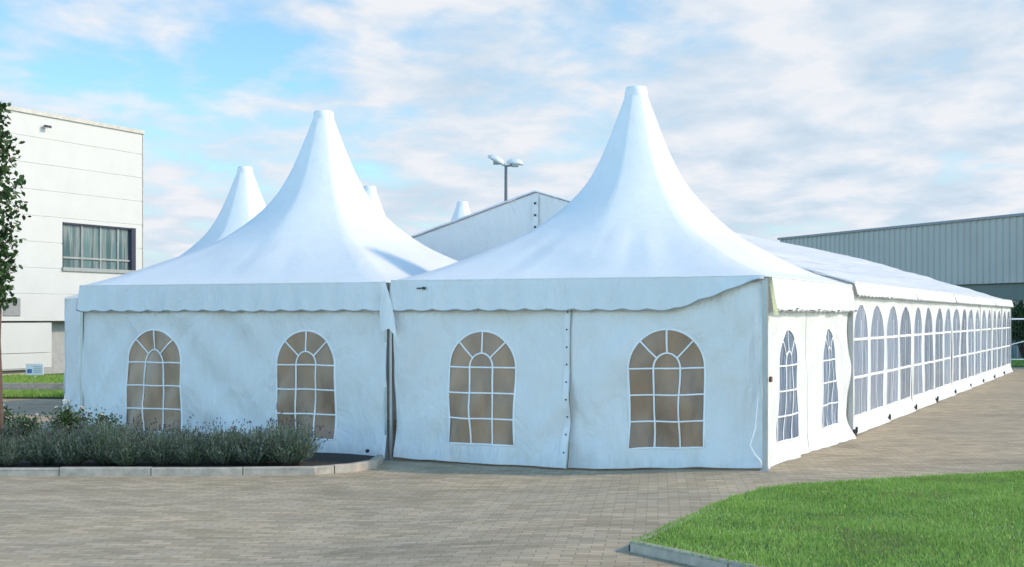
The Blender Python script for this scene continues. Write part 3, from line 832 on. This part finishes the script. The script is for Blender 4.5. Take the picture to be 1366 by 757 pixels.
# ribbon window
wn = MB(); wn.box(-.20, -.02, wy0, wy0+.06, wz0, wz1); wn.box(-.20, .04, wy1-.22, wy1, wz0, wz1); wn.box(-.20, -.0, wy0+.06, wy1-.22, wz1-.06, wz1)
wo = wn.build('window', FRM, BR)
fr = MB()
for k in (.29, .56, .82): 
    y = wy0 + (wy1-.22-wy0)*k; fr.box(-.16, -.05, y-.03, y+.03, wz0+.06, wz1-.06)
fr.box(-.155, -.055, wy0+.06, wy1-.22, wz0+.36, wz0+.42)
fr.build('frame', SIL, wo)
sl = MB(); sl.box(-.2, .07, wy0-.03, wy1+.01, wz0-.06, wz0+.06); sl.build('sill', SIL, wo)
m, nt, b = newmat('office_glass'); b.inputs['Base Color'].default_value = (.10,.14,.15,1); b.inputs['Roughness'].default_value = .06; b.inputs['Specular IOR Level'].default_value = .9
no = N(nt, 'ShaderNodeTexNoise', i_Scale=1.3); L(nt, coords(nt, (1,4,.3)), no.inputs[0])
L(nt, ramp(nt, no.outputs[0], [(.4, (.07,.12,.12)), (.52, (.22,.24,.23)), (.6, (.12,.19,.19))]), b.inputs['Base Color'])
M['glass'] = m
gl = MB(); gl.box(-.13, -.11, wy0+.06, wy1-.22, wz0+.06, wz1-.06); gl.build('pane', M['glass'], wo)
def flood(name, loc, lab, rz=0):
    e = empty(name, loc, rz, lab, 'lamp', 'small black lamps on the office building'); e.scale = (.45, .45, .45)
    mb = MB(); mb.box(0, .25, -.02, .02, -.02, .02); mb.build('bracket', M['dark'], e)
    mb = MB(); mb.add([(.2,-.22,-.05),(.5,-.26,-.14),(.5,.26,-.14),(.2,.22,-.05),(.2,-.22,.07),(.5,-.26,.04),(.5,.26,.04),(.2,.22,.07)], [(0,3,2,1),(4,5,6,7),(0,1,5,4),(1,2,6,5),(2,3,7,6),(3,0,4,7)]); mb.build('lamp_head', M['dark'], e)
def bw(x, y): c, s = math.cos(ANG), math.sin(ANG); return (-13.17+c*x-s*y, 49.4+s*x+c*y)
p = bw(0, -4.85); flood('floodlight', (p[0], p[1], 8.0), 'black floodlight high on the office wall just below the parapet', ANG)
p = bw(.05, .0); flood('floodlight', (p[0], p[1], 3.42), 'small black floodlight low at the office building corner beside the tent roof', ANG)

# strips in front of it
def band(name, y0, y1, x0, x1, off, mat, kind='structure', sl=-.03):
    xs = axis(x0, x1, 2.); mb = MB()
    mb.add([(x, y0+sl*(x+14), gz(x, y0)+off) for x in xs] + [(x, y1+sl*(x+14), gz(x, y1)+off) for x in xs], [(i, i+1, len(xs)+i+1, len(xs)+i) for i in range(len(xs)-1)])
    return tag(mb.build(name, mat), kind=kind)
M['road'] = simple('asphalt', (.13,.13,.13), .9, .15, 4)
band('verge_ground', 37.6, 50.5, -34, -7.5, .03, M['soil_grass'])
band('path', 35.2, 37.2, -34, -7.5, .008, M['road'])
band('far_bed_ground', 32.6, 35.0, -34, -7.6, .03, M['soil_grass'])
def stuffgrass(name, x0, x1, y0, y1, dens, off, lab, hmul=1., sl=-.03):
    n = int((x1-x0)*(y1-y0)*dens); X = np.random.uniform(x0, x1, n); Y = np.random.uniform(y0, y1, n)+sl*(X+14)
    Z = np.array([gz(x, y) for x, y in zip(X, Y)])+off
    o = link(name, blades_mesh(name, X, Y, Z, (.05+.05*np.random.rand(n))*hmul, np.full(n, .02), [G1, G2, G3], (np.random.rand(n) > .6).astype(int))); tag(o, lab, 'grass', kind='stuff')
stuffgrass('verge_grass', -19, -8, 37.7, 44.2, 420, .025, 'mown grass strip at the foot of the office building')
stuffgrass('far_bed_grass', -17, -8, 32.7, 34.9, 500, .025, 'dark low grass strip between paving and side road', 1.2)
mb = MB(); xs = axis(-34, -7.5, 1.5)
for i in range(len(xs)-1):
    x0, x1 = xs[i]+.01, xs[i+1]-.01; y = 37.35-.03*(x0+14)
    mb.box(x0, x1, y, y+.2, -.15, .03)
tag(mb.build('road_kerb', M['conc']), kind='structure')
# little notice board on a post
S = empty('notice_sign', (-14.45, 42.0, -.1), R(-3), 'small white notice board on a thin post on the grass before the office', 'sign')
mb = MB(); mb.box(-.02,.02,0,.03,0,.5); mb.build('post', M['bar'], S)
mb = MB(); mb.box(-.27,.27,-.03,0,.16,.50); bd = mb.build('board', simple('sign_white', (.72,.74,.76), .5, .03), S)
mb = MB(); mb.box(-.22,-.08,-.036,-.031,.22,.34); mb.build('blue_mark', simple('sign_blue', (.06,.14,.36), .5), bd)
mb = MB()
for k in range(4): mb.box(-.02,.22,-.036,-.031,.24+.055*k,.258+.055*k)
mb.build('text_lines', simple('sign_grey', (.35,.4,.42), .5), bd)

# ------------------------------------------------------------------ grey corrugated hall on the right
d = Vector((-.346, .938)); X0 = Vector((22.9, 62.0)) - d*16; ang2 = math.atan2(d.y, d.x)
WB_ = empty('warehouse', (X0.x, X0.y, 0), ang2, 'large grey corrugated warehouse with dark glazed ground floor behind the marquee', 'building')
# local x along the face going away, outward normal is +y'?  n = (-.938,-.346) ; y' = (-sin,cos) = (-.938,-.346)
CLN = 16+20.7
m, nt, b = newmat('corrugated_steel')
wv = N(nt, 'ShaderNodeTexWave', wave_type='BANDS', bands_direction='X', i_Scale=.9); L(nt, coords(nt), wv.inputs[0])
no = N(nt, 'ShaderNodeTexNoise', i_Scale=.4, i_Detail=4.0); L(nt, coords(nt), no.inputs[0])
c = ramp(nt, no.outputs[0], [(.3, (.37,.345,.31)), (.7, (.42,.39,.35))])
L(nt, c, b.inputs['Base Color']); b.inputs['Roughness'].default_value = .5; b.inputs['Metallic'].default_value = .0
M['corr'] = m
mb = MB()
nr = int(CLN/.45); pts = []
for i in range(nr):
    x = i*CLN/nr; w_ = CLN/nr
    pts += [(x, 0), (x+.3*w_, 0), (x+.4*w_, .06), (x+.4*w_, .03), (x+.9*w_, .03), (x+1.*w_, 0)]
vs = [(x, y, z) for z in (3.36, 6.36) for x, y in pts]; n_ = len(pts)
mb.add(vs, [(i, i+1, n_+i+1, n_+i) for i in range(n_-1)])
mb.build('cladding', M['corr'], WB_)
mb = MB(); mb.box(0, CLN, -25, -.01, 3.36, 6.34); mb.build('core', GRY, WB_)
mb = MB(); mb.box(-.1, CLN+.1, -25, .12, 6.34, 6.46); mb.build('roof_edge', simple('roof_edge_grey', (.22,.22,.23), .5), WB_)
TEAL = simple('teal_band', (.05,.085,.085), .35)
mb = MB(); mb.box(0, CLN, -25, -.25, 2.55, 3.35); mb.build('fascia_band', TEAL, WB_)
mb = MB(); mb.box(0.05, CLN, -25, -.5, -.1, 2.54); mb.build('glazing', M['glass'], WB_)
mb = MB()
k = 0
while k*2.4 < CLN:
    mb.box(k*2.4, k*2.4+.1, -.49, -.38, -.1, 2.54); k += 1
mb.build('mullions', SIL, WB_)
# strip of lawn + paving edge before it
def gpoly(name, pts, off, mat): return polysheet(name, pts, off, mat)
gpoly('far_lawn_ground', [(14.5,50.5),(19.0,50.2),(30,50),(30,48),(40,48),(40,75),(5,90),(5,66),(14.5,62)], .02, M['soil_grass'])
stuffgrass('far_lawn_grass', 15.5, 23, 50.8, 60, 260, .02, 'strip of grass in front of the warehouse at the right edge', 1.1, 0)
F = empty('barrier_fence', (17.55, 49.6, 0), R(-4), 'white tubular barrier fence beyond the far end of the marquee', 'fence')
mb = MB(); mb.tube([(0,0,1.74),(6.4,0,1.74)], .03, 8); mb.build('top_rail', M['bar'], F)
mb = MB(); mb.tube([(0,0,.3),(6.4,0,.3)], .02, 8); mb.build('bottom_rail', M['bar'], F)
pm = MB(); pm.tube([(0,0,0),(0,0,1.74)], .028, 8); pm = pm.mesh('post', M['bar'])
for k in range(5): link('post', pm, F, (.0+1.28*k+.35*(k > 0)*0, 0, 0))
mb = MB(); mb.tube([(0,0,.75),(1.3,0,1.1)], .02, 6); mb.tube([(1.28,0,.95),(2.56,0,1.2)], .02, 6); mb.build('brace', M['bar'], F)
mb = MB()
for k in range(62): mb.box(.05+k*.1, .056+k*.1, -.003, .003, .3, 1.74)
for k in range(8): mb.box(.03, 6.3, -.0025, .0025, .45+k*.17, .455+k*.17)
mb.build('wire_mesh', M['dark'], F)
# bush before the glazing
def bush(loc, r, h, seed, label):
    rn = random.Random(seed); e = empty('bush', loc, 0, label, 'bush'); lf = MB(); st = MB()
    for i in range(14):
        a = rn.uniform(0, 6.28); st.tube([(0,0,0), (r*.4*math.cos(a), r*.4*math.sin(a), h*.5), (r*.7*math.cos(a), r*.7*math.sin(a), h*rn.uniform(.6,.95))], [.03,.02,.006], 5)
    for i in range(5200):
        a = rn.uniform(0, 6.28); q = rn.random()**.45; el = rn.uniform(-.3, 1.5)
        k = 1+.22*nz(math.cos(a)*2+seed, math.sin(a)*2, el*2)
        c = Vector((r*q*k*math.cos(a)*math.cos(el), r*q*k*math.sin(a)*math.cos(el), h*.42+h*.58*q*k*math.sin(el)))
        dd = Vector((rn.uniform(-1,1), rn.uniform(-1,1), rn.uniform(-1,1))).normalized()*.12; s_ = dd.cross(Vector((rn.uniform(-1,1), rn.uniform(-1,1), 1))).normalized()*.05
        lf.add([c, c+dd*.5+s_, c+dd, c+dd*.5-s_], [(0,1,2,3)])
    st.build('stem', DK, e); lf.build('foliage', ROSE, e)
bush((21.6, 58.5, 0), 1.3, 2.4, 3, 'round dark green bush behind the white barrier fence')

# ------------------------------------------------------------------ street lamp behind the gable
SL = empty('street_lamp', (-.22, 50, -.1), 0, 'tall dark pole lamp with two white heads rising behind the gable', 'street lamp')
mb = MB(); mb.tube([(0,0,0),(0,0,7.35)], [.09,.055], 10); mb.build('pole', simple('pole_grey', (.10,.11,.12), .4, metal=.3), SL)
mb = MB(); mb.tube([(-.3,0,7.5),(0,0,7.36),(.22,0,7.38)], .04, 8); mb.build('arm', M['alu'], SL)
def head(cx, cz, tilt, rx):
    mb = MB(); n = 20; prof = [(0,.16),(.5,.14),(.85,.07),(1,.0),(.92,-.05),(.6,-.06),(0,-.07)]
    vs = []
    for r_, z in prof:
        for k in range(n):
            a = 2*PI*k/n; x, y, zz = rx*r_*math.cos(a), rx*.6*r_*math.sin(a), z
            vs.append((cx + x*math.cos(tilt)+zz*math.sin(tilt), y, cz - x*math.sin(tilt)+zz*math.cos(tilt)))
    mb.add(vs, [(j*n+k, j*n+(k+1) % n, (j+1)*n+(k+1) % n, (j+1)*n+k) for j in range(len(prof)-1) for k in range(n)])
    o = mb.build('lamp_head', simple('lamp_shell', (.6,.62,.64), .35), SL, True)
    mb = MB(); mb.box(cx-.12, cx+.12, -.12, .12, cz-.14, cz-.05); mb.build('lamp_glass', M['glass'], o)
head(-.34, 7.56, .5, .36); head(.33, 7.47, .12, .32)

# ------------------------------------------------------------------ world, sun, camera
SUN_EL, SX, SY = R(31), .984, -.15
sunv = Vector((SX*math.cos(SUN_EL)/math.hypot(SX, SY), SY*math.cos(SUN_EL)/math.hypot(SX, SY), math.sin(SUN_EL)))
sd = bpy.data.lights.new('sun', 'SUN'); sd.energy = 1.95; sd.angle = R(3.5); sd.color = (1, .79, .56)
so = bpy.data.objects.new('sun', sd); C.objects.link(so); so.rotation_euler = (-sunv).to_track_quat('-Z', 'Y').to_euler()
so.location = (30, -10, 30)
w = bpy.data.worlds.new('World'); bpy.context.scene.world = w; w.use_nodes = True; nt = w.node_tree
bg = nt.nodes['Background']
sky = nt.nodes.new('ShaderNodeTexSky'); sky.sky_type = 'NISHITA'; sky.sun_disc = False; sky.sun_elevation = SUN_EL
sky.sun_rotation = math.atan2(sunv.x, sunv.y); sky.air_density = 1.0; sky.dust_density = .6; sky.ozone_density = 1.2
STR = .15; bg.inputs[1].default_value = STR
tc = N(nt, 'ShaderNodeTexCoord'); sp = N(nt, 'ShaderNodeSeparateXYZ'); L(nt, tc.outputs['Generated'], sp.inputs[0])
za = N(nt, 'ShaderNodeMath', operation='ABSOLUTE'); L(nt, sp.outputs[2], za.inputs[0])
zb = N(nt, 'ShaderNodeMath', operation='ADD', i_1=.13); L(nt, za.outputs[0], zb.inputs[0])
dx = N(nt, 'ShaderNodeMath', operation='DIVIDE'); L(nt, sp.outputs[0], dx.inputs[0]); L(nt, zb.outputs[0], dx.inputs[1])
dy = N(nt, 'ShaderNodeMath', operation='DIVIDE'); L(nt, sp.outputs[1], dy.inputs[0]); L(nt, zb.outputs[0], dy.inputs[1])
cm = N(nt, 'ShaderNodeCombineXYZ', i_2=1.7); L(nt, dx.outputs[0], cm.inputs[0]); L(nt, dy.outputs[0], cm.inputs[1])
mp = N(nt, 'ShaderNodeMapping'); mp.inputs['Location'].default_value = (2.35, 1.2, 0); mp.inputs['Rotation'].default_value = (0,0,R(-14)); mp.inputs['Scale'].default_value = (1.15,.85,1); L(nt, cm.outputs[0], mp.inputs[0])
n1 = N(nt, 'ShaderNodeTexNoise', i_Scale=1.15, i_Detail=9.0, i_Roughness=.52, i_Distortion=.15); L(nt, mp.outputs[0], n1.inputs[0])
n2 = N(nt, 'ShaderNodeTexNoise', i_Scale=3.6, i_Detail=8.0, i_Roughness=.55, i_Distortion=.2); L(nt, mp.outputs[0], n2.inputs[0])
nm = N(nt, 'ShaderNodeMath', operation='MULTIPLY'); nm.inputs[1].default_value = .5; L(nt, n2.outputs[0], nm.inputs[0])
nn = N(nt, 'ShaderNodeMath', operation='MULTIPLY_ADD', i_1=.6); L(nt, n1.outputs[0], nn.inputs[0]); L(nt, nm.outputs[0], nn.inputs[2])
# more cover to the right
bi = N(nt, 'ShaderNodeMath', operation='MULTIPLY_ADD', i_1=.20, i_2=.0); L(nt, sp.outputs[0], bi.inputs[0])
s1 = N(nt, 'ShaderNodeMath', operation='ADD'); L(nt, nn.outputs[0], s1.inputs[0])
bz = N(nt, 'ShaderNodeMath', operation='MULTIPLY_ADD', i_1=-.46, i_2=.11); L(nt, za.outputs[0], bz.inputs[0]); bq = N(nt, 'ShaderNodeMath', operation='ADD'); L(nt, bz.outputs[0], bq.inputs[0]); L(nt, bi.outputs[0], bq.inputs[1]); L(nt, bq.outputs[0], s1.inputs[1])
cover = ramp(nt, s1.outputs[0], [(.44, (0,0,0)), (.52, (.6,.6,.6)), (.60, (1,1,1))])
cloudc = ramp(nt, n2.outputs[0], [(.32, (2.4,2.95,3.5)), (.48, (2.95,3.35,3.8)), (.62, (3.65,3.75,3.95))])
CS = N(nt, 'ShaderNodeMix'); CS.data_type = 'RGBA'; 
hi = N(nt, 'ShaderNodeMapRange', i_1=.32, i_2=.60, i_3=1., i_4=.12); L(nt, sp.outputs[2], hi.inputs[0])
bk = N(nt, 'ShaderNodeMapRange', i_1=-.3, i_2=.4, i_3=.25, i_4=1.); L(nt, sp.outputs[1], bk.inputs[0])
h_ = N(nt, 'ShaderNodeMath', operation='MULTIPLY'); L(nt, hi.outputs[0], h_.inputs[0]); L(nt, bk.outputs[0], h_.inputs[1])
h2_ = N(nt, 'ShaderNodeMath', operation='MULTIPLY'); L(nt, h_.outputs[0], h2_.inputs[0]); L(nt, cover, h2_.inputs[1])
L(nt, h2_.outputs[0], CS.inputs[0])
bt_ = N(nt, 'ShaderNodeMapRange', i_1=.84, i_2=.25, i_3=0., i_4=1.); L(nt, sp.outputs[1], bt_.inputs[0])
tint = mix(nt, bt_.outputs[0], (.64,.85,.92), (1.88,2.28,2.42))  # sky beside and behind the camera brightened, added fill for the shaded walls
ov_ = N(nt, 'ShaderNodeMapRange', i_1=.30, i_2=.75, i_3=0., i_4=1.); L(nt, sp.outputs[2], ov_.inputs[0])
tint = mix(nt, ov_.outputs[0], tint, (.52,.86,.98))  # overhead sky toned down and bluer, set for the shaded roofs
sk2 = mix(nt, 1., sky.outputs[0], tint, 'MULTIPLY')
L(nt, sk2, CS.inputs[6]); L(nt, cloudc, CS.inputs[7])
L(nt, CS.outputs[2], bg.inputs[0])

cam = bpy.data.cameras.new('camera'); co = bpy.data.objects.new('camera', cam); C.objects.link(co)
co.location = (0, 0, 1.82); co.rotation_euler = (PI/2, 0, 0)
cam.sensor_width = 36; cam.lens = 36*1850/1366; cam.shift_y = 44.5/1366; cam.clip_end = 5000; cam.clip_start = .1
sc = bpy.context.scene; sc.camera = co
sc.view_settings.view_transform = 'Standard'; sc.view_settings.look = 'None'; sc.view_settings.exposure = 0.66; sc.view_settings.gamma = 1
